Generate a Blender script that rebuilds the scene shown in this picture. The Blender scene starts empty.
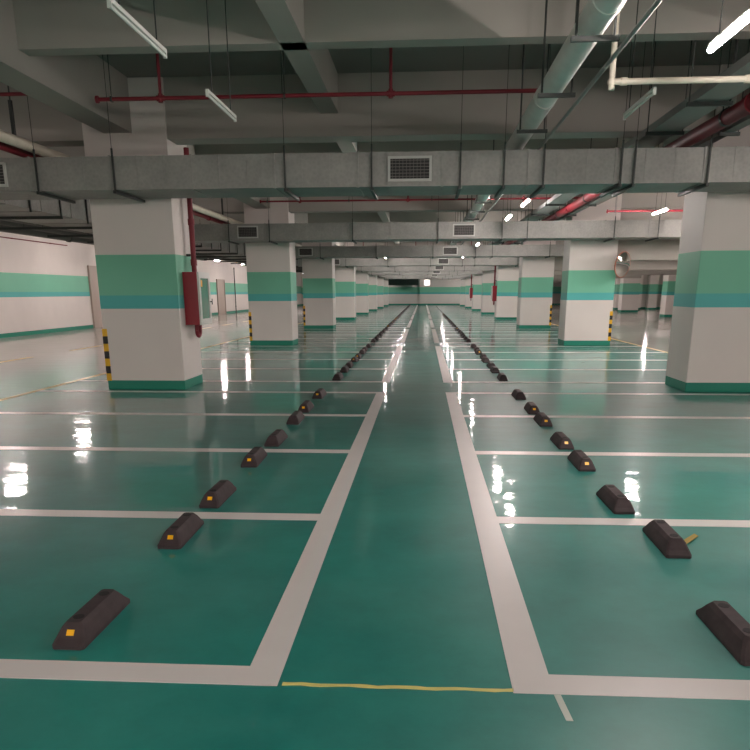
import bpy, bmesh, math, random
from mathutils import Vector, Matrix
random.seed(4)
S = bpy.context.scene
COL = S.collection
PI = math.pi

# ------------------------------------------------------------------ colour and materials
def lin(h):
    h = h.lstrip('#'); v = [int(h[i:i+2], 16)/255 for i in (0, 2, 4)]
    return tuple(c/12.92 if c <= .04045 else ((c+.055)/1.055)**2.4 for c in v) + (1.0,)

def new_mat(name):
    m = bpy.data.materials.new(name); m.use_nodes = True
    nt = m.node_tree; b = nt.nodes['Principled BSDF']
    return m, nt, b

def N(nt, t, **kw):
    n = nt.nodes.new(t)
    for k, v in kw.items(): setattr(n, k, v)
    return n

def plain(name, col, rough=.5, metal=0.0, var=.12, scale=6.0, bump=0.0, spec=.5):
    """a paint or metal with slight procedural mottling"""
    m, nt, b = new_mat(name)
    c = lin(col)
    geo = N(nt, 'ShaderNodeTexCoord')
    no = N(nt, 'ShaderNodeTexNoise'); no.inputs['Scale'].default_value = scale; no.inputs['Detail'].default_value = 4
    nt.links.new(geo.outputs['Object'], no.inputs['Vector'])
    mx = N(nt, 'ShaderNodeMix', data_type='RGBA')
    mx.inputs[6].default_value = tuple(x*(1-var) for x in c[:3])+(1,)
    mx.inputs[7].default_value = tuple(min(1, x*(1+var)) for x in c[:3])+(1,)
    nt.links.new(no.outputs['Fac'], mx.inputs[0]); nt.links.new(mx.outputs[2], b.inputs['Base Color'])
    b.inputs['Roughness'].default_value = rough; b.inputs['Metallic'].default_value = metal
    b.inputs['Specular IOR Level'].default_value = spec
    if bump:
        bp = N(nt, 'ShaderNodeBump'); bp.inputs['Strength'].default_value = bump; bp.inputs['Distance'].default_value = .01
        nt.links.new(no.outputs['Fac'], bp.inputs['Height']); nt.links.new(bp.outputs['Normal'], b.inputs['Normal'])
    return m

WHITE_P = '#d9d2cc'
def striped(name, zb=(1.335, 1.545, 2.2), noise=.05):
    """white wall paint with green band, blue-green band and dark green skirting, by height above the floor"""
    m, nt, b = new_mat(name)
    geo = N(nt, 'ShaderNodeNewGeometry'); sp = N(nt, 'ShaderNodeSeparateXYZ')
    nt.links.new(geo.outputs['Position'], sp.inputs[0])
    dv = N(nt, 'ShaderNodeMath', operation='DIVIDE'); dv.inputs[1].default_value = 5.0
    nt.links.new(sp.outputs['Z'], dv.inputs[0])
    r = N(nt, 'ShaderNodeValToRGB'); r.color_ramp.interpolation = 'CONSTANT'
    stops = [(0, '#12806a'), (.145, WHITE_P), (zb[0], '#50b0ac'), (zb[1], '#72bb9d'), (zb[2], WHITE_P)]
    el = r.color_ramp.elements
    el[0].position = 0; el[0].color = lin(stops[0][1]); el[1].position = stops[1][0]/5; el[1].color = lin(stops[1][1])
    for z, c in stops[2:]:
        e = el.new(z/5); e.color = lin(c)
    nt.links.new(dv.outputs[0], r.inputs[0])
    no = N(nt, 'ShaderNodeTexNoise'); no.inputs['Scale'].default_value = 1.3; no.inputs['Detail'].default_value = 5
    nt.links.new(geo.outputs['Position'], no.inputs['Vector'])
    mr = N(nt, 'ShaderNodeMapRange'); mr.inputs[3].default_value = 1-noise*1.5; mr.inputs[4].default_value = 1+noise
    nt.links.new(no.outputs['Fac'], mr.inputs[0])
    mx = N(nt, 'ShaderNodeMix', data_type='RGBA', blend_type='MULTIPLY'); mx.inputs[0].default_value = 1
    nt.links.new(r.outputs['Color'], mx.inputs[6]); nt.links.new(mr.outputs[0], mx.inputs[7])
    nt.links.new(mx.outputs[2], b.inputs['Base Color'])
    b.inputs['Roughness'].default_value = .55
    return m

def floor_material():
    m, nt, b = new_mat('epoxy_floor')
    geo = N(nt, 'ShaderNodeNewGeometry'); sp = N(nt, 'ShaderNodeSeparateXYZ')
    nt.links.new(geo.outputs['Position'], sp.inputs[0])
    # grey driving lanes outside the bays
    def cmp(sock, op, v):
        n = N(nt, 'ShaderNodeMath', operation=op); n.inputs[1].default_value = v; nt.links.new(sock, n.inputs[0]); return n.outputs[0]
    l = cmp(sp.outputs['X'], 'LESS_THAN', -6.5); rr = cmp(sp.outputs['X'], 'GREATER_THAN', 6.62)
    ad = N(nt, 'ShaderNodeMath', operation='ADD'); nt.links.new(l, ad.inputs[0]); nt.links.new(rr, ad.inputs[1])
    no = N(nt, 'ShaderNodeTexNoise'); no.inputs['Scale'].default_value = .9; no.inputs['Detail'].default_value = 8; no.inputs['Roughness'].default_value = .72
    nt.links.new(geo.outputs['Position'], no.inputs['Vector'])
    t = N(nt, 'ShaderNodeMix', data_type='RGBA'); t.inputs[6].default_value = lin('#0a6b64'); t.inputs[7].default_value = lin('#278a7e')
    cr = N(nt, 'ShaderNodeMapRange'); cr.inputs[1].default_value = .3; cr.inputs[2].default_value = .72
    nt.links.new(no.outputs['Fac'], cr.inputs[0]); nt.links.new(cr.outputs[0], t.inputs[0])
    g = N(nt, 'ShaderNodeMix', data_type='RGBA'); g.inputs[6].default_value = lin('#8f8a82'); g.inputs[7].default_value = lin('#a29d95')
    nt.links.new(no.outputs['Fac'], g.inputs[0])
    mx = N(nt, 'ShaderNodeMix', data_type='RGBA'); nt.links.new(ad.outputs[0], mx.inputs[0])
    nt.links.new(t.outputs[2], mx.inputs[6]); nt.links.new(g.outputs[2], mx.inputs[7])
    nt.links.new(mx.outputs[2], b.inputs['Base Color'])
    # trowelled gloss: low roughness, gentle waves in the resin
    mp = N(nt, 'ShaderNodeMapping'); mp.inputs['Scale'].default_value = (.9, 1.9, 1)
    nt.links.new(geo.outputs['Position'], mp.inputs['Vector'])
    wv = N(nt, 'ShaderNodeTexNoise'); wv.inputs['Scale'].default_value = 1.5; wv.inputs['Detail'].default_value = 2.8; wv.inputs['Roughness'].default_value = .42
    nt.links.new(mp.outputs[0], wv.inputs['Vector'])
    bp = N(nt, 'ShaderNodeBump'); bp.inputs['Strength'].default_value = 1.0; bp.inputs['Distance'].default_value = .0072
    nt.links.new(wv.outputs['Fac'], bp.inputs['Height']); nt.links.new(bp.outputs['Normal'], b.inputs['Coat Normal'])
    rm = N(nt, 'ShaderNodeMapRange'); rm.inputs[1].default_value = .35; rm.inputs[2].default_value = .7; rm.inputs[3].default_value = .035; rm.inputs[4].default_value = .09
    nt.links.new(no.outputs['Fac'], rm.inputs[0]); nt.links.new(rm.outputs[0], b.inputs['Coat Roughness'])
    b.inputs['Roughness'].default_value = .42; b.inputs['Coat Weight'].default_value = .75; b.inputs['Coat IOR'].default_value = 1.5
    return m

def bands(name, c1, c2, z0, h):
    m, nt, b = new_mat(name)
    geo = N(nt, 'ShaderNodeNewGeometry'); sp = N(nt, 'ShaderNodeSeparateXYZ'); nt.links.new(geo.outputs['Position'], sp.inputs[0])
    s = N(nt, 'ShaderNodeMath', operation='SUBTRACT'); s.inputs[1].default_value = z0; nt.links.new(sp.outputs['Z'], s.inputs[0])
    d = N(nt, 'ShaderNodeMath', operation='DIVIDE'); d.inputs[1].default_value = 2*h; nt.links.new(s.outputs[0], d.inputs[0])
    f = N(nt, 'ShaderNodeMath', operation='FRACT'); nt.links.new(d.outputs[0], f.inputs[0])
    g = N(nt, 'ShaderNodeMath', operation='GREATER_THAN'); g.inputs[1].default_value = .5; nt.links.new(f.outputs[0], g.inputs[0])
    mx = N(nt, 'ShaderNodeMix', data_type='RGBA'); mx.inputs[6].default_value = lin(c1); mx.inputs[7].default_value = lin(c2)
    nt.links.new(g.outputs[0], mx.inputs[0]); nt.links.new(mx.outputs[2], b.inputs['Base Color']); b.inputs['Roughness'].default_value = .5
    return m

def emit(name, col, strength):
    m, nt, b = new_mat(name)
    b.inputs['Base Color'].default_value = lin(col)
    b.inputs['Emission Color'].default_value = lin(col); b.inputs['Emission Strength'].default_value = strength
    return m

def duct_material():
    m, nt, b = new_mat('galvanised_sheet')
    tc = N(nt, 'ShaderNodeTexCoord')
    vo = N(nt, 'ShaderNodeTexVoronoi'); vo.inputs['Scale'].default_value = 22
    no = N(nt, 'ShaderNodeTexNoise'); no.inputs['Scale'].default_value = 2.2; no.inputs['Detail'].default_value = 5
    for n in (vo, no): nt.links.new(tc.outputs['Object'], n.inputs['Vector'])
    mx = N(nt, 'ShaderNodeMix', data_type='RGBA'); mx.inputs[6].default_value = lin('#737673'); mx.inputs[7].default_value = lin('#9d9c97')
    a = N(nt, 'ShaderNodeMath', operation='MULTIPLY_ADD'); a.inputs[1].default_value = .35
    nt.links.new(vo.outputs['Distance'], a.inputs[0]); nt.links.new(no.outputs['Fac'], a.inputs[2])
    nt.links.new(a.outputs[0], mx.inputs[0]); nt.links.new(mx.outputs[2], b.inputs['Base Color'])
    b.inputs['Metallic'].default_value = .3; b.inputs['Roughness'].default_value = .5
    return m

M = dict(
    floor=floor_material(), stripe=striped('banded_paint'), wstripe=striped('banded_wall_paint', (1.46, 1.66, 2.36)),
    conc=plain('white_painted_concrete', '#a5a199', .8, var=.09, scale=1.1),
    slab=plain('ceiling_paint', '#84837d', .85, var=.1, scale=.8),
    duct=duct_material(), steel=plain('dark_steel', '#3f4341', .5, .5), zinc=plain('zinc_steel', '#8c8f8c', .45, .6),
    red=plain('red_pipe_paint', '#761522', .55, var=.1), redb=plain('red_cabinet_paint', '#8e1626', .35, var=.06),
    cream=plain('cream_pipe', '#cfc9b8', .5), whitep=plain('white_pipe', '#d6d8d2', .35),
    grey=plain('grey_pipe', '#565955', .5, .3), rubber=plain('black_rubber', '#3a3132', .7, var=.6, scale=11, bump=.25, spec=.28),
    hole=plain('bolt_hole_black', '#050505', .8), yellow=plain('reflector_yellow', '#f2b516', .35, var=.08),
    line=plain('white_line_paint', '#cdc9c5', .32, var=.06, scale=3), yline=plain('yellow_line_paint', '#c9a65a', .35, var=.1),
    tape=plain('yellow_tape', '#c9c272', .5, var=.15, scale=9), wtape=plain('pale_tape', '#b7c0b4', .5),
    guard=bands('black_yellow_bands', '#e0ac1c', '#161616', .15, .1245),
    door=plain('beige_door_paint', '#a99b90', .5, var=.04), frame=plain('white_frame', '#cfd0cb', .4, var=.04),
    grille_frame=plain('grille_white', '#bdbfba', .45), grille=plain('grille_dark', '#2b2b2a', .7), slat=plain('grille_slat', '#6b6764', .5),
    lamp=plain('lamp_housing', '#d4d6d0', .4, var=.03), lit=emit('lit_tube', '#ffefeb', 430.0), unlit=plain('unlit_tube', '#dfe3dc', .25, var=.02),
    sign=emit('lit_box_face', '#fff4ef', 1.6), mirror=None, glass=None, rim=plain('mirror_rim', '#a8705a', .4),
    dark_shade=plain('painted_shade', '#46524d', .7), brown=plain('tape_scrap_brown', '#8f7d33', .7, var=.2, scale=12),
)
mm, nt, b = new_mat('convex_mirror'); b.inputs['Metallic'].default_value = 1; b.inputs['Roughness'].default_value = .05; b.inputs['Base Color'].default_value = (.85, .87, .86, 1); M['mirror'] = mm
mm, nt, b = new_mat('cabinet_glass'); b.inputs['Base Color'].default_value = lin('#5f8f7c'); b.inputs['Roughness'].default_value = .06; b.inputs['Specular IOR Level'].default_value = .8; M['glass'] = mm

# ------------------------------------------------------------------ mesh helpers
class MB:
    def __init__(s): s.bm = bmesh.new()
    def box(s, x0, x1, y0, y1, z0, z1, bev=0.0):
        r = bmesh.ops.create_cube(s.bm, size=1); vs = r['verts']
        for v in vs:
            v.co = Vector(((x0+x1)/2+v.co.x*(x1-x0), (y0+y1)/2+v.co.y*(y1-y0), (z0+z1)/2+v.co.z*(z1-z0)))
        if bev:
            es = list({e for v in vs for e in v.link_edges})
            bmesh.ops.bevel(s.bm, geom=es, offset=bev, segments=2, affect='EDGES', profile=.5)
        return s
    def cyl(s, a, b, r, n=12, r2=None):
        a, b = Vector(a), Vector(b); d = b-a
        q = d.to_track_quat('Z', 'Y').to_matrix().to_4x4(); q.translation = (a+b)/2
        bmesh.ops.create_cone(s.bm, cap_ends=True, segments=n, radius1=r, radius2=r if r2 is None else r2, depth=d.length, matrix=q)
        return s
    def ball(s, c, r, n=10):
        bmesh.ops.create_uvsphere(s.bm, u_segments=n, v_segments=max(6, n//2+1), radius=r, matrix=Matrix.Translation(c)); return s
    def faces(s, verts, faces):
        vs = [s.bm.verts.new(v) for v in verts]
        for f in faces: s.bm.faces.new([vs[i] for i in f])
        return s
    def build(s, name, mat, parent=None, smooth=False, loc=(0, 0, 0)):
        bmesh.ops.recalc_face_normals(s.bm, faces=s.bm.faces[:])
        me = bpy.data.meshes.new(name); s.bm.to_mesh(me); s.bm.free(); me.materials.append(mat)
        if smooth:
            me.polygons.foreach_set('use_smooth', [True]*len(me.polygons))
            me.set_sharp_from_angle(angle=math.radians(40))
        o = bpy.data.objects.new(name, me); COL.objects.link(o); o.location = loc
        if parent: o.parent = parent
        return o

def tag(o, label, cat, group=None, kind=None):
    o['label'] = label; o['category'] = cat
    if group: o['group'] = group
    if kind: o['kind'] = kind
    return o
def thing(name, label, cat, loc=(0, 0, 0), group=None):
    o = bpy.data.objects.new(name, None); COL.objects.link(o); o.location = loc; o.empty_display_size = .1
    return tag(o, label, cat, group)
def struct(o):
    o['kind'] = 'structure'; return o
def copy_tree(o, parent=None):
    c = o.copy(); COL.objects.link(c)
    if parent: c.parent = parent
    for ch in list(o.children): copy_tree(ch, c)
    return c
ORD = ['zeroth', 'first', 'second', 'third', 'fourth', 'fifth', 'sixth', 'seventh', 'eighth', 'ninth', 'tenth', 'eleventh', 'twelfth', 'thirteenth', 'fourteenth', 'fifteenth',
       'sixteenth', 'seventeenth', 'eighteenth', 'nineteenth', 'twentieth']
TENS = {20: 'twenty', 30: 'thirty'}
def ordinal(n):
    if n < 21: return ORD[n]
    t = n//10*10
    if n % 10 == 0: return TENS[t][:-1]+'ieth'
    return TENS[t]+'-'+ORD[n % 10]

# ------------------------------------------------------------------ layout (metres; camera at the origin looking along +Y)
H = 1.6
P = 10.8                       # column bay
C0 = 12.35                     # front face of the first columns
CD = 1.05                      # column depth
LX0, LX1 = -5.40, -4.05        # left columns
RX0, RX1 = 4.33, 5.72          # right columns
Y0, ST, = 2.80, 2.32           # first bay line, bay width
NB = 9
SEC = (9.05, 4.95)
WL, WF, WR, WN, TOP = -15.7, 97.6, 26.0, -14.0, 4.8

def under_beam(y, m=.06):
    """True where a rod to the slab would run into a transverse beam"""
    for k in range(-3, 10):
        if C0+.03+k*P-m < y < C0+.5+k*P+m: return True
        for q in SEC:
            if q+k*P-m < y < q+.25+k*P+m: return True
    return False
# ------------------------------------------------------------------ setting
struct(MB().box(WL-.3, WR+.3, WN-.3, WF+.3, -.2, 0).build('floor', M['floor']))
struct(MB().box(WL-.3, WR+.3, WN-.3, WF+.3, TOP, TOP+.25).build('ceiling', M['slab']))
struct(MB().box(WL-.3, WL, WN, WF, 0, TOP).build('wall_left', M['wstripe']))
struct(MB().box(WR, WR+.3, WN, WF, 0, TOP).build('wall_right', M['stripe']))
struct(MB().box(WL-.3, WR+.3, WF, WF+.3, 0, TOP).build('wall_far', M['stripe']))
struct(MB().box(WL-.3, WR+.3, WN-.3, WN, 0, TOP).build('wall_near', M['stripe']))
struct(MB().box(14.4, WR, 73, 73.3, 0, TOP).build('wall_side', M['stripe']))
struct(MB().box(-.45, .0, WF-.35, WF, 0, 3.9).build('trim_1', M['stripe']))          # pilaster on the far wall
# doors in the left wall
def wall_door(n, y0, y1, h):
    d = struct(MB().box(WL+.003, WL+.05, y0+.08, y1-.08, 0, h-.08).build('door_%d' % n, M['door']))
    MB().box(WL+.002, WL+.09, y0, y0+.08, 0, h).box(WL+.002, WL+.09, y1-.08, y1, 0, h).box(WL+.002, WL+.09, y0+.08, y1-.08, h-.08, h).build('door_frame', M['door'], d)
    MB().cyl((WL+.05, y1-.2, 1.05), (WL+.11, y1-.2, 1.05), .015).cyl((WL+.11, y1-.2, 1.05), (WL+.11, y1-.36, 1.05), .012).build('door_handle', M['zinc'], d)
wall_door(1, 34.9, 37.2, 2.85); wall_door(2, 57.0, 59.2, 2.6)

# beams
def beam(x0, x1, y0, y1, z0, z1=TOP): return struct(MB().box(x0, x1, y0, y1, z0, z1).build('beam', M['conc']))
for k in range(-1, NB-1):
    beam(WL, WR, C0+.03+k*P, C0+.5+k*P, 3.93)                          # main transverse beam on the column line
for k in range(-1, NB):
    for q in SEC: beam(WL, WR, q+k*P, q+.25+k*P, 4.25)                  # secondary transverse beams at the thirds
beam(-5.05, -4.6, WN, WF, 4.02); beam(4.6, 5.05, WN, WF, 4.02); beam(-1.62, -1.34, WN, WF, 4.25)
for k in range(0, NB-1):
    beam(RX1, 15.6, C0+.2+k*P, C0+.75+k*P, 2.5, 3.93)                  # deep header over the right lane

# columns
wheres = ['nearest'] + ['%s from the front' % ORD[i] for i in range(2, 9)]
def column(x0, x1, y, label, d=CD):
    o = MB().box(x0, x1, y, y+d, 0, TOP, .012).build('column', M['stripe'])
    tag(o, label, 'column', kind='structure'); return o
for k in range(8):
    column(LX0, LX1, C0+k*P, 'white square column with green bands left of the walkway, %s' % wheres[k])
    column(RX0, RX1, C0+k*P, 'white square column with green bands right of the walkway, %s' % wheres[k])
column(15.5, 16.9, 49.4, 'white column with green band beyond the right lane, nearer one')
column(15.77, 17.1, 61.2, 'white column with green band beyond the right lane, farther one')
for i, x in enumerate((17.5, 19.0, 20.4, 21.8)):
    column(x, x+.75, 70, 'slim white pillar beyond the right lane, %s from the left' % ORD[i+1], .7)

# floor paint
def quadline(mb, x0, x1, y0, y1, z=.003): mb.box(x0, x1, y0, y1, .0005, z)
HW = .08
for k in range(NB):
    yb = Y0+k*P; ye = yb+4*ST
    if ye > WF: ye = WF-.5
    for side in (-1, 1):
        mb = MB()
        if side < 0: xs, xi, xo = -.744, -.592, -6.5
        else: xs, xi, xo = .567, .397, 6.55
        quadline(mb, min(xs, xi), max(xs, xi), yb-HW, ye+HW)
        for j in range(5):
            y = yb+j*ST
            if y > WF-1: continue
            quadline(mb, min(xs, xo), max(xs, xo), y-HW, y+HW)
        struct(mb.build('floor_line', M['line']))
struct(MB().box(-6.62, -6.5, Y0-12, WF-2, .0005, .0032).build('floor_line', M['yline']))
struct(MB().box(6.57, 6.69, Y0-12, WF-2, .0005, .0032).build('floor_line', M['yline']))
mb = MB()
for i in range(18): quadline(mb, -10.25, -10.12, 12.6+i*4.2, 14.6+i*4.2)
struct(mb.build('floor_line', M['yline']))
struct(MB().box(1.55, 1.6, 55.6, 93, .0005, .02).build('floor_line', M['hole']))

# ------------------------------------------------------------------ wheel stops
def stop_mesh():
    L, W, h = .56, .155, .105
    mb = MB()
    # bevelled rubber block: low plinth, sloped sides and ends, flat top
    lv = [(0, W/2, 0), (0, W/2, .02), (.028, W*.45, .043), (.062, W*.34, .083), (.08, W*.23, h)]
    rings = []
    for ins, hw, z in lv:
        c = .012
        x0, x1, y0, y1 = -hw, hw, ins, L-ins
        rings.append([(x0+c, y0, z), (x1-c, y0, z), (x1, y0+c, z), (x1, y1-c, z), (x1-c, y1, z), (x0+c, y1, z), (x0, y1-c, z), (x0, y0+c, z)])
    verts = [v for r in rings for v in r]; fs = []
    for i in range(len(rings)-1):
        for j in range(8): fs.append((i*8+j, i*8+(j+1) % 8, (i+1)*8+(j+1) % 8, (i+1)*8+j))
    fs.append(tuple(range(8))[::-1]); fs.append(tuple(range(32, 40)))
    mb.faces(verts, fs); return mb
def holes_mesh():
    return [MB().cyl((0, y, .1), (0, y, .1064), .027, 14) for y in (.14, .42)]
def reflector_mesh():
    mb = MB()   # sticker on the sloping near end
    p = lambda x, t: (x, .028+(.062-.028)*t-.003, .043+(.083-.043)*t+.001)
    a = [p(-.018, .3), p(.018, .3), p(.018, .85), p(-.018, .85)]
    b_ = [(x, y+.002, z-.0015) for x, y, z in a]
    mb.faces(a+b_, [(0, 1, 2, 3), (7, 6, 5, 4), (0, 4, 5, 1), (1, 5, 6, 2), (2, 6, 7, 3), (3, 7, 4, 0)])
    return mb
proto = stop_mesh().build('wheel_stop', M['rubber'])
phs = [m.build('bolt_hole', M['hole'], proto) for m in holes_mesh()]; pr_ = reflector_mesh().build('reflector', M['yellow'], proto)
first = True
left_ref = {0: 1, 1: 1, 2: 1, 3: 1, 4: 0, 5: 0, 6: 1, 7: 1}; right_ref = {0: 0, 1: 0, 2: 0, 3: 1, 4: 1, 5: 1, 6: 1, 7: 0}
for side, x, nb, refd in (('left', -1.62, NB, left_ref), ('right', 1.525, 5, right_ref)):
    n = 0
    for k in range(nb):
        for j in range(4):
            for h in (0, 1):
                y = Y0+k*P+j*ST+(.19, 1.56)[h]
                if y > WF-1.2: continue
                if first: o = proto; first = False
                else:
                    o = proto.copy(); COL.objects.link(o)
                    for ph in phs: c = ph.copy(); COL.objects.link(c); c.parent = o
                rr = refd.get(n, random.random() < .25)
                if o is not proto and rr:
                    c = pr_.copy(); COL.objects.link(c); c.parent = o
                o.location = (x+(.08 if side == 'right' and n == 1 else 0)+random.uniform(-.015, .015), y+random.uniform(-.02, .02), 0); o.rotation_euler.z = random.uniform(-.02, .02)
                tag(o, 'black rubber wheel stop %s of the walkway, %s of the pair in the %s bay' % (
                    side, ('nearer', 'farther')[h], ordinal(k*4+j+1)),
                    'wheel stop', 'wheel stops %s of the walkway' % side)
                n += 1

# ------------------------------------------------------------------ tape scraps on the floor
mb = MB()
pts = [(-.573+i*(.975/24), 2.738+.006*math.sin(i*1.1)*random.uniform(.2, 1)-.0*i) for i in range(25)]
v = []; f = []
for i, (x, y) in enumerate(pts):
    w = .009+.004*random.random()
    for z in (.0006, .003): v += [(x, y-w, z), (x, y+w, z)]
for i in range(24):
    a = i*4; c = a+4
    f += [(a+2, a+3, c+3, c+2), (a, c, c+1, a+1), (a, a+2, c+2, c), (a+1, c+1, c+3, a+3)]
f += [(0, 1, 3, 2), (96, 98, 99, 97)]
tag(mb.faces(v, f).build('masking_tape', M['tape']), 'thin yellow masking tape strip across the front end of the walkway', 'tape')
mb = MB(); mb.faces([(.562, 2.715, .0006), (.59, 2.715, .0006), (.604, 2.526, .0006), (.577, 2.526, .0006), (.562, 2.715, .0025), (.59, 2.715, .0025), (.604, 2.526, .0025), (.577, 2.526, .0025)],
    [(0, 1, 2, 3), (7, 6, 5, 4), (0, 4, 5, 1), (1, 5, 6, 2), (2, 6, 7, 3), (3, 7, 4, 0)])
tag(mb.build('tape_scrap', M['wtape']), 'short pale tape scrap in front of the right white corner line', 'tape')
mb = MB(); mb.faces([(1.70, 4.66, .001), (1.71, 4.60, .001), (1.87, 4.78, .014), (1.86, 4.83, .014), (1.70, 4.66, .004), (1.71, 4.60, .004), (1.87, 4.78, .018), (1.86, 4.83, .018)],
    [(0, 1, 2, 3), (7, 6, 5, 4), (0, 4, 5, 1), (1, 5, 6, 2), (2, 6, 7, 3), (3, 7, 4, 0)])
tag(mb.build('tape_scrap', M['brown']), 'curled brownish tape scrap beside a black wheel stop right of the walkway', 'tape')

# ------------------------------------------------------------------ corner guards
def guard(x, y, sx, label):
    mb = MB(); z0, z1, w, t = .15, 1.02, .075, .008
    # L-shaped rubber angle around the front outer corner
    if sx < 0: mb.box(x-t, x, y-t, y+w, z0, z1).box(x, x+w, y-t, y-.0005, z0, z1)
    else: mb.box(x, x+t, y-t, y+w, z0, z1).box(x-w, x, y-t, y-.0005, z0, z1)
    tag(mb.build('corner_guard', M['guard']), label, 'corner guard', 'corner guards on the columns')
for k in range(8):
    guard(LX0, C0+k*P, -1, 'black and yellow corner guard on the left column row, %s column' % wheres[k])
    guard(RX1, C0+k*P, 1, 'black and yellow corner guard on the right column row, %s column' % wheres[k])

# ------------------------------------------------------------------ air ducts
DZ0, DZ1 = 3.05, 3.50
def cross_duct(k, x0, x1, label, hangers, grilles):
    yf, yb = 11.22+k*P, 12.28+k*P
    t = thing('air_duct', label, 'duct', (0, yf, DZ0), 'galvanised ducts across the garage')
    mb = MB().box(x0, x1, 0, yb-yf, 0, DZ1-DZ0)
    n = int((x1-x0)/1.2)
    for i in range(n+1):                                       # flanged joints
        x = x0+.25+i*1.2
        if x < x1: mb.box(x-.013, x+.013, -.012, yb-yf+.012, -.012, DZ1-DZ0+.012)
    for i in range(n*3):
        x = x0+.25+i*.4
        if x < x1 and i % 3: mb.box(x-.004, x+.004, -.005, yb-yf, -.0, DZ1-DZ0+.004)
    mb.build('duct_body', M['duct'], t)
    for x in hangers:
        h = MB().box(x-.02, x+.02, -.06, yb-yf+.05, -.055, -.013)
        h.box(x-.011, x+.011, -.042, -.017, -.05, DZ1-DZ0+.1).cyl((x, -.03, DZ1-DZ0+.1), (x, -.03, TOP-DZ0), .0045, 6)
        h.build('hanger', M['steel'], t)
    for x, w in grilles:
        z0, z1 = .06, .39
        fr = MB().box(x, x+w, -.03, -.001, z0, z1)
        g = fr.build('grille', M['grille_frame'], t)
        MB().box(x+.035, x+w-.035, -.034, -.0305, z0+.035, z1-.035).build('opening', M['grille'], g)
        sl = MB()
        for i in range(6): zz = z0+.06+i*.042; sl.box(x+.035, x+w-.035, -.04, -.0345, zz, zz+.008)
        for i in range(int((w-.1)/.05)): xx = x+.06+i*.05; sl.box(xx, xx+.006, -.038, -.0345, z0+.035, z1-.035)
        sl.build('slats', M['slat'], g)
    return t
H1 = [-5.64, -4.49, -1.99, -.75, .5, 1.11, 1.66, 2.72, 2.9, 3.9, 5.3, 6.5, 8.6, 10.8]
cross_duct(0, -7.2, 14, 'galvanised cross duct directly before the nearest columns', H1, [(-6.72, .62), (-.52, .62)])
names = ['second', 'third', 'fourth', 'fifth', 'sixth', 'seventh', 'eighth']
for k in range(1, 8):
    hs = [-5.6, -4.42, -2.02, .4, 2.2, 2.9, 5.3, 6.5, 8.6, 10.8]
    cross_duct(k, -7.2, 14, 'galvanised cross duct before the %s pair of columns from the front' % names[k-1], hs, [(-5.35, .6), (.82, .62)])
# long duct over the left lane
t = thing('air_duct', 'long galvanised duct along the left lane beside the left wall', 'duct', (-7.25, 0, 3.1))
mb = MB().box(-1.45, 0, -6, 93, 0, .62)
for i in range(78): y = -5.6+i*1.25; mb.box(-1.46, .012, y-.013, y+.013, -.012, .632)
mb.build('duct_body', M['duct'], t)
for i in range(40):
    y = 9.15+i*1.2
    h = MB().box(.013, .035, y-.02, y+.02, -.06, .66).cyl((.025, y, .66), (.025, y, .79), .007, 6)
    if i % 2: h.box(-2.7, .04, y-.022, y+.022, -.07, -.014).cyl((-1.6, y, -.05), (-1.6, y, .79), .007, 6)
    h.build('hanger', M['steel'], t)

# ------------------------------------------------------------------ pipes
def pipe(name, label, mat, r, a, b, n=14, couple=0, cr=1.25, group=None, cat='pipe'):
    mb = MB().cyl(a, b, r, n)
    a, b = Vector(a), Vector(b); L = (b-a).length; d = (b-a)/L
    if couple:
        q = couple*.5
        while q < L: mb.cyl(a+d*(q-.05), a+d*(q+.05), r*cr, n); q += couple
    return tag(mb.build(name, mat, smooth=True), label, cat, group)
def hang_pair(parent, x, y, zb, w, top, mat, plate=True):
    mb = MB().cyl((x-w, y, zb), (x-w, y, top), .012, 6).cyl((x+w, y, zb), (x+w, y, top), .012, 6).box(x-w-.04, x+w+.04, y-.02, y+.02, zb-.025, zb+.015)
    o = mb.build('hanger', mat, parent); return o

BIG = (1.38, 3.755)
p = pipe('white_pipe', 'thick white pipe along the ceiling right of the walkway', M['whitep'], .125, (BIG[0], -4, BIG[1]), (BIG[0], 92, BIG[1]), 20, 3.0, 1.06)
ys = [5.1, 6.9, 8.7, 10.5] + [14.4+i*2.0 for i in range(30)]
for y in ys:
    if under_beam(y) or any(abs(y-10-k*P) < .2 for k in range(9)): continue
    hang_pair(p, BIG[0], y, BIG[1]-.155, .155, TOP, M['steel'])
pipe('thin_conduit', 'thin grey conduit running alongside the thick white ceiling pipe', M['zinc'], .02, (1.625, -4, 3.56), (1.625, 92, 3.56), 8)
# cream branch pipe
mb = MB().cyl((1.72, 7.7, 3.47), (2.97, 7.7, 3.47), .028, 12).cyl((1.72, 7.7, 3.40), (1.72, 7.7, 4.8), .028, 12).ball((1.72, 7.7, 3.47), .04).cyl((1.8, 7.7, 3.47), (1.86, 7.7, 3.47), .036)
mb.cyl((2.92, 7.7, 3.47), (2.97, 7.7, 3.47), .036)
tag(mb.build('cream_pipe', M['cream'], smooth=True), 'cream bent pipe crossing in front of the grey cable tray, top right', 'pipe')
# big red main
p = pipe('red_pipe', 'thick red fire main along the ceiling before the right columns', M['red'], .095, (3.72, -4, 3.66), (3.72, 92, 3.66), 18, 5.4, 1.2)
for y in [7, 10.2] + [14.6+i*3.6 for i in range(18)]:
    if under_beam(y): continue
    MB().cyl((3.72, y, 3.74), (3.72, y, TOP), .012, 6).cyl((3.72, y-.025, 3.66), (3.72, y+.025, 3.66), .108, 18).build('hanger', M['steel'], p)
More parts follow.
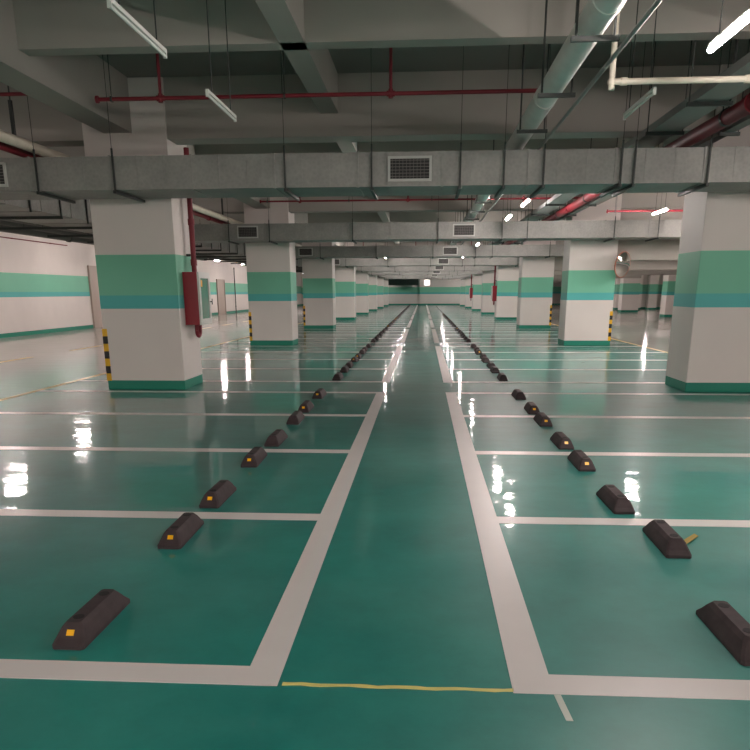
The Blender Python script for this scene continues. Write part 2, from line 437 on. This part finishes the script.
# cable trays
def tray(label, x0, x1, z, sag=.09):
    t = thing('cable_tray', label, 'cable tray', (x0, 0, z))
    w = x1-x0
    MB().box(0, w, -4, 90, 0, .012).box(0, .012, -4, 90, .012, sag).box(w-.012, w, -4, 90, .012, sag).build('tray', M['zinc'], t)
    for y in [7.0, 9.4, 11.0] + [14.6+i*2.4 for i in range(25)]:
        if under_beam(y): continue
        MB().box(-.06, w+.06, y-.02, y+.02, -.045, -.001).cyl((-.04, y, -.04), (-.04, y, TOP-z), .008, 6).cyl((w+.04, y, -.04), (w+.04, y, TOP-z), .008, 6).build('hanger', M['steel'], t)
tray('grey cable tray along the ceiling left of the thick red main', 3.02, 3.4, 3.66)
tray('grey cable tray along the ceiling beside the right columns', 3.98, 4.13, 3.64)
# left pipes
pipe('grey_pipe', 'thick grey pipe outermost in the left lane pipe bundle', M['grey'], .1, (-10.35, -4, 3.16), (-10.35, 36, 3.16), 14, 4)
p = pipe('cream_pipe', 'thick cream pipe running over the outer side of the left columns', M['cream'], .075, (-5.8, -4, 3.68), (-5.8, 92, 3.68), 16, 4, 1.08)
for y in [6.5, 10.3, 11.0]+[15+i*3.6 for i in range(12)]:
    if under_beam(y): continue
    MB().box(-5.82, -5.78, y-.025, y+.025, 3.755, 4.2).cyl((-5.8, y, 4.2), (-5.8, y, TOP), .01, 6).build('hanger', M['steel'], p)
pipe('red_pipe', 'dark red pipe beside the thick cream pipe over the left columns', M['red'], .055, (-6.02, -4, 3.62), (-6.02, 92, 3.62), 14, 3.0, 1.35)
pipe('grey_pipe', 'dark grey pipe beside the long left lane duct', M['grey'], .09, (-8.95, -4, 3.19), (-8.95, 92, 3.19), 14, 4)
pipe('grey_pipe', 'slim dark grey pipe in the middle of the left lane pipe bundle', M['grey'], .08, (-9.6, -4, 3.18), (-9.6, 92, 3.18), 14, 4)
pipe('wall_mounted_pipe', 'thin red-brown pipe high on the left wall', M['red'], .02, (WL+.06, 18, 3.62), (WL+.06, 33, 3.62), 8, 3)
pipe('grey_pipe', 'thin vertical grey pipe on the left wall past the doors', M['grey'], .04, (WL+.08, 62.4, .0), (WL+.08, 62.4, 3.6), 8, 1)
# sprinkler branches
def sprinkler(y, x0, x1, z, risers, label, down=True):
    t = thing('sprinkler_pipe', label, 'sprinkler pipe', (0, y, z), 'red sprinkler branches across the ceiling')
    mb = MB().cyl((x0, 0, 0), (x1, 0, 0), .024, 10)
    for x in risers: mb.cyl((x-.05, 0, 0), (x+.05, 0, 0), .034, 10).cyl((x, 0, -.05), (x, 0, .05), .03, 10)
    mb.cyl((x0, 0, 0), (x0+.03, 0, 0), .045, 10)
    mb.build('branch', M['red'], t, smooth=True)
    for x in risers:
        rz = min(.5, TOP-z-.06)
        r = MB().cyl((x, 0, .04), (x, 0, rz), .02, 8).build('riser', M['red'], t, smooth=True)
        MB().cyl((x, 0, rz), (x, 0, rz+.03), .016, 8).cyl((x, 0, rz+.03), (x, 0, rz+.036), .03, 10).build('sprinkler_head', M['zinc'], r)
    n = max(1, int((x1-x0)/2.2))
    for i in range(n):
        x = x0+.2+i*2.2
        hg = MB().cyl((x, 0, .02), (x, 0, TOP-z), .006, 6).box(x-.012, x+.012, -.03, .03, -.03, .03)
        hg.build('hanger', M['steel'], t)
    return t
sprinkler(10.0, -4.15, 1.66, 3.95, (-3.32, -.43), 'red sprinkler branch crossing above the walkway, nearest one')
for k in range(1, 8):
    sprinkler(10.0+k*P, -4.4, 4.3, 3.95, (-3.32, -.43, 2.6), 'red sprinkler branch crossing above the walkway in the %s column bay' % ORD[k+1])
sprinkler(6.9, -4.2, -2.9, 4.07, (-3.3,), 'short red sprinkler branch at the top left corner of the view')
sprinkler(17.0, -5.2, -3.85, 4.6, (), 'short red branch high behind the nearest duct, left of the walkway')
sprinkler(17.45, 2.8, 4.5, 4.55, (), 'short red branch high behind the nearest duct, right of the walkway')
sprinkler(10.9, -7.2, -5.3, 4.25, (), 'short dark red branch over the left lane before the nearest duct')
sprinkler(19.6, 4.5, 9.6, 3.5, (), 'red branch crossing the right lane behind the nearest right column')

# ------------------------------------------------------------------ hydrant cabinets with riser pipe
def hydrant(x, sx, y, label, rlabel, g='fire hose cabinets on the columns'):
    t = thing('fire_hose_cabinet', label, 'fire hose cabinet', (x, y, 0), g)
    d, w, z0, z1 = .25, .66, 1.07, 1.94
    X = lambda a, b: (min(a*sx, b*sx), max(a*sx, b*sx))
    MB().box(*X(.002, d), 0, w, z0, z1, .008).build('cabinet_body', M['redb'], t)
    dr = MB()
    a, b_ = X(d+.001, d+.03)
    dr.box(a, b_, .0, .1, z0, z1).box(a, b_, w-.1, w, z0, z1).box(a, b_, .1, w-.1, z0, z0+.1).box(a, b_, .1, w-.1, z1-.1, z1)
    D = dr.build('door', M['frame'], t)
    MB().box(*X(d+.002, d+.015), .1, w-.1, z0+.1, z1-.1).build('glass_pane', M['glass'], D)
    MB().box(*X(d+.016, d+.02), .13, .22, z1-.24, z1-.13).build('sticker', M['yellow'], D)
    MB().cyl((sx*(d+.03), w-.05, 1.45), (sx*(d+.07), w-.05, 1.45), .012).box(*X(d+.06, d+.075), w-.06, w-.04, 1.4, 1.5).build('handle', M['zinc'], D)
    e = MB().cyl((sx*.12, w*.35, z0), (sx*.12, w*.35, .97), .035)
    prev = None
    for i in range(7):
        an = i/6*PI; q = Vector((sx*.12, w*.35+.1-.1*math.cos(an), .97-.1*math.sin(an)))
        if prev is not None: e.cyl(prev, q, .035, 10); e.ball(q, .035)
        prev = q
    e.cyl(prev, (prev.x, prev.y, 1.06), .035)
    e.build('elbow_pipe', M['red'], t, smooth=True)
    mb = MB().cyl((x+sx*.12, y+.32, z1+.002), (x+sx*.12, y+.32, 3.9), .045, 12)
    for z in (2.1, 2.75, 3.4): mb.cyl((x+sx*.12, y+.32, z-.05), (x+sx*.12, y+.32, z+.05), .056, 12)
    r = tag(mb.build('red_riser', M['red'], smooth=True), rlabel, 'pipe', 'red risers above the hose cabinets')
    MB().box(*sorted((x+sx*.002, x+sx*.075)), y+.30, y+.34, 2.2, 2.24).build('bracket', M['steel'], r)
hydrant(LX1, 1, 12.62, 'red fire hose cabinet with glass door on the nearest left column', 'vertical red riser above the hose cabinet on the nearest left column')
hydrant(RX0, -1, C0+3*P-.0+.2, 'red fire hose cabinet on the fourth right column', 'vertical red riser above the hose cabinet on the fourth right column')
hydrant(RX0, -1, C0+5*P+.2, 'red fire hose cabinet on the sixth right column', 'vertical red riser above the hose cabinet on the sixth right column')

# ------------------------------------------------------------------ convex mirror
t = thing('convex_mirror', 'round convex traffic mirror on the second right column', 'mirror', (5.83, C0+P-.3, 2.35))
def dome(r, depth, n=24, m=6):
    v = [(0, 0, depth)]; f = []
    for i in range(1, m+1):
        a = i/m; rr = r*a; z = depth*(1-a*a)
        for j in range(n): v.append((rr*math.cos(2*PI*j/n), rr*math.sin(2*PI*j/n), z))
    for j in range(n): f.append((0, 1+j, 1+(j+1) % n))
    for i in range(m-1):
        for j in range(n): a = 1+i*n; f.append((a+j, a+n+j, a+n+(j+1) % n, a+(j+1) % n))
    return MB().faces(v, f)
rotm = Vector((.66, -.74, -.12)).to_track_quat('Z', 'Y').to_euler()
a = dome(.35, .09).build('mirror_face', M['mirror'], t, smooth=True); a.rotation_euler = rotm
a = MB().cyl((0, 0, -.03), (0, 0, -.002), .37, 28).build('mirror_back', M['rim'], t); a.rotation_euler = rotm
MB().cyl((-.16, .1, -.02), (-.16, .295, -.02), .02).cyl((-.03, .03, -.02), (-.16, .1, -.02), .02).build('bracket', M['steel'], t)

# ------------------------------------------------------------------ fluorescent battens
def make_lamp(lit):
    t = bpy.data.objects.new('hanging_lamp', None); COL.objects.link(t)
    MB().box(-.016, .016, -.54, .54, .02, .05, .004).box(-.014, .014, -.54, -.52, -.016, .022).box(-.014, .014, .52, .54, -.016, .022).build('housing', M['lamp'], t)
    MB().cyl((0, -.519, 0), (0, .519, 0), .024 if lit else .013, 10).build('tube', M['lit'] if lit else M['unlit'], t, smooth=True)
    for y in (-.36, .36): MB().cyl((0, y, .05), (0, y, 1.395), .006, 6).build('suspension_rod', M['steel'], t)
    return t
protos = {}
def safe(x, y):
    """slide a lamp along its row until its rods miss the beams and headers"""
    def bad(y):
        if under_beam(y-.36, .02) or under_beam(y+.36, .02): return True
        for k in range(-2, 9):
            if x > 5.6 and y+.6 > C0+.2+k*P and y-.6 < C0+.75+k*P: return True
        return False
    while bad(y): y += .1
    return y
def lamp(x, y, z, lit, label, group):
    if lit not in protos: o = protos[lit] = make_lamp(lit)
    else: o = copy_tree(protos[lit])
    o.location = (x, safe(x, y), 3.4); tag(o, label, 'lamp', group)
for i, (y, lit) in enumerate(((6.04, 1), (8.35, 0))):
    lamp(2.2-.05*i, y, 3.4, lit, ('lit fluorescent tube hanging top right, nearest of all', 'unlit fluorescent tube hanging right of the walkway before the nearest duct')[i], 'tubes right of the walkway')
lamp(-2.06, 5.86, 3.4, 0, 'unlit fluorescent tube hanging top left, nearer of two', 'tubes left of the walkway')
lamp(-2.06, 8.1, 3.4, 0, 'unlit fluorescent tube hanging left of the walkway, just past the cross beam', 'tubes left of the walkway')
for k in range(1, 8):
    for j, y in enumerate((16.7, 19.75)):
        yy = y+(k-1)*P
        if k > 1 and j == 0: continue
        lamp(2.13, yy, 3.4, 1, 'lit fluorescent tube right of the walkway, %s one in the %s column bay' % (('nearer', 'farther')[j], ORD[k+1]), 'tubes right of the walkway')
        if k >= 3: lamp(-2.06, yy, 3.4, 1, 'lit fluorescent tube left of the walkway, %s one in the %s column bay' % (('nearer', 'farther')[j], ORD[k+1]), 'tubes left of the walkway')
for k in range(0, 8):
    y = 7.0 if k == 0 else 18.8+(k-1)*P
    lamp(5.55 if k else 7.2, y, 3.42, 1, 'lit fluorescent tube over the right lane edge in the %s column bay' % ORD[k+1], 'tubes over the right lane')
for i in range(12):
    y = 5.7+i*6.4
    for yb in [C0+k*P for k in range(8)]:
        pass
    lamp(-11.25 if i == 2 else -12.0, 19.0 if i == 2 else y, 3.4, 1, 'lit fluorescent tube over the left lane, %s from the front' % ORD[i+1], 'tubes over the left lane')
for i, (x, y) in enumerate(((11.5, 20), (11.5, 31), (11.5, 37), (11.5, 47), (19, 55), (12, 60), (19, 65), (12.5, 69))):  # extra lamps added to brighten the far right lane and its walls
    lamp(x, y, 3.4, 1, 'added fill tube above the far side of the right lane, %s from the front' % ORD[i+1], 'added fill tubes on the far side of the right lane')
n = 0
for x in (-11.4, -6.6, -2.06, 2.13, 6.9, 11.5):  # unseen fill lamps, added to brighten column fronts and the near bay
    for j, y in enumerate((-2.4, -6.0, -9.9)):
        lamp(x, y, 3.4, 1, 'added fill tube unseen behind the viewpoint, %s row from the left, %s of three' % (ORD[n//3+1], ('nearest', 'middle', 'farthest')[j]), 'added fill tubes behind the viewpoint'); n += 1
for i, (x, y) in enumerate(((-7.0, 95.2), (2.5, 94.0), (7.5, 95.2))):  # lamps added so the end wall is not left dark
    lamp(x, y, 3.4, 1, 'added fill tube close to the far end wall, %s from the left' % ORD[i+1], 'added fill tubes at the far end')

for i, (x, y) in enumerate(((8.6, 4.0), (8.6, 16.8), (8.6, 21.0), (8.6, 28.0), (8.6, 39.0))):  # fill lamps added to brighten the right half of the garage
    lamp(x, y, 3.4, 1, 'added fill tube over the middle of the right lane, %s from the front' % ORD[i+1], 'added fill tubes over the middle of the right lane')
# far end: dark box added to stand in for shade, and lit sign box
tag(MB().box(-4.4, -.6, 94.2, 96.9, 2.45, 3.4, .02).cyl((-3.5, 95, 3.4), (-3.5, 95, TOP-.001), .02, 6).cyl((-1.2, 95, 3.4), (-1.2, 95, TOP-.001), .02, 6).build('shade_box', M['dark_shade']),
    'dark box standing in for shade before the far end wall', 'duct')
t = thing('light_box', 'small bright light box hanging at the far end of the walkway', 'light box', (.45, 86.5, 2.62))
MB().box(-.32, .32, -.08, .08, -.32, .32, .01).build('housing', M['lamp'], t)
MB().box(-.29, .29, -.09, -.081, -.29, .29).build('lit_face', M['sign'], t)
for x in (-.25, .25): MB().cyl((x, 0, .32), (x, 0, TOP-2.35), .01, 6).build('suspension_rod', M['steel'], t)

# ------------------------------------------------------------------ world, camera, colour
w = bpy.data.worlds.new('world'); S.world = w; w.use_nodes = True
w.node_tree.nodes['Background'].inputs[0].default_value = (.5, .5, .5, 1); w.node_tree.nodes['Background'].inputs[1].default_value = .15
cam = bpy.data.cameras.new('camera'); co = bpy.data.objects.new('camera', cam); COL.objects.link(co)
th, ps, ro = .2773, -.0641, -.0036
fw = Vector((math.sin(ps)*math.cos(th), math.cos(ps)*math.cos(th), -math.sin(th))); r = Vector((math.cos(ps), -math.sin(ps), 0)); u = r.cross(fw)
r2 = r*math.cos(ro)+u*math.sin(ro); u2 = -r*math.sin(ro)+u*math.cos(ro)
mw = Matrix((r2, u2, -fw)).transposed().to_4x4(); mw.translation = (0, 0, H); co.matrix_world = mw
cam.sensor_width = 36; cam.sensor_fit = 'HORIZONTAL'; cam.lens = 730/750*36; cam.shift_y = 125/750; cam.clip_end = 300; cam.clip_start = .05
S.camera = co
S.view_settings.view_transform = 'Standard'; S.view_settings.look = 'None'; S.view_settings.exposure = 0.22
S.cycles.use_denoising = True
S.cycles.max_bounces = 8; S.cycles.diffuse_bounces = 5; S.cycles.glossy_bounces = 4
S.cycles.sample_clamp_indirect = 6
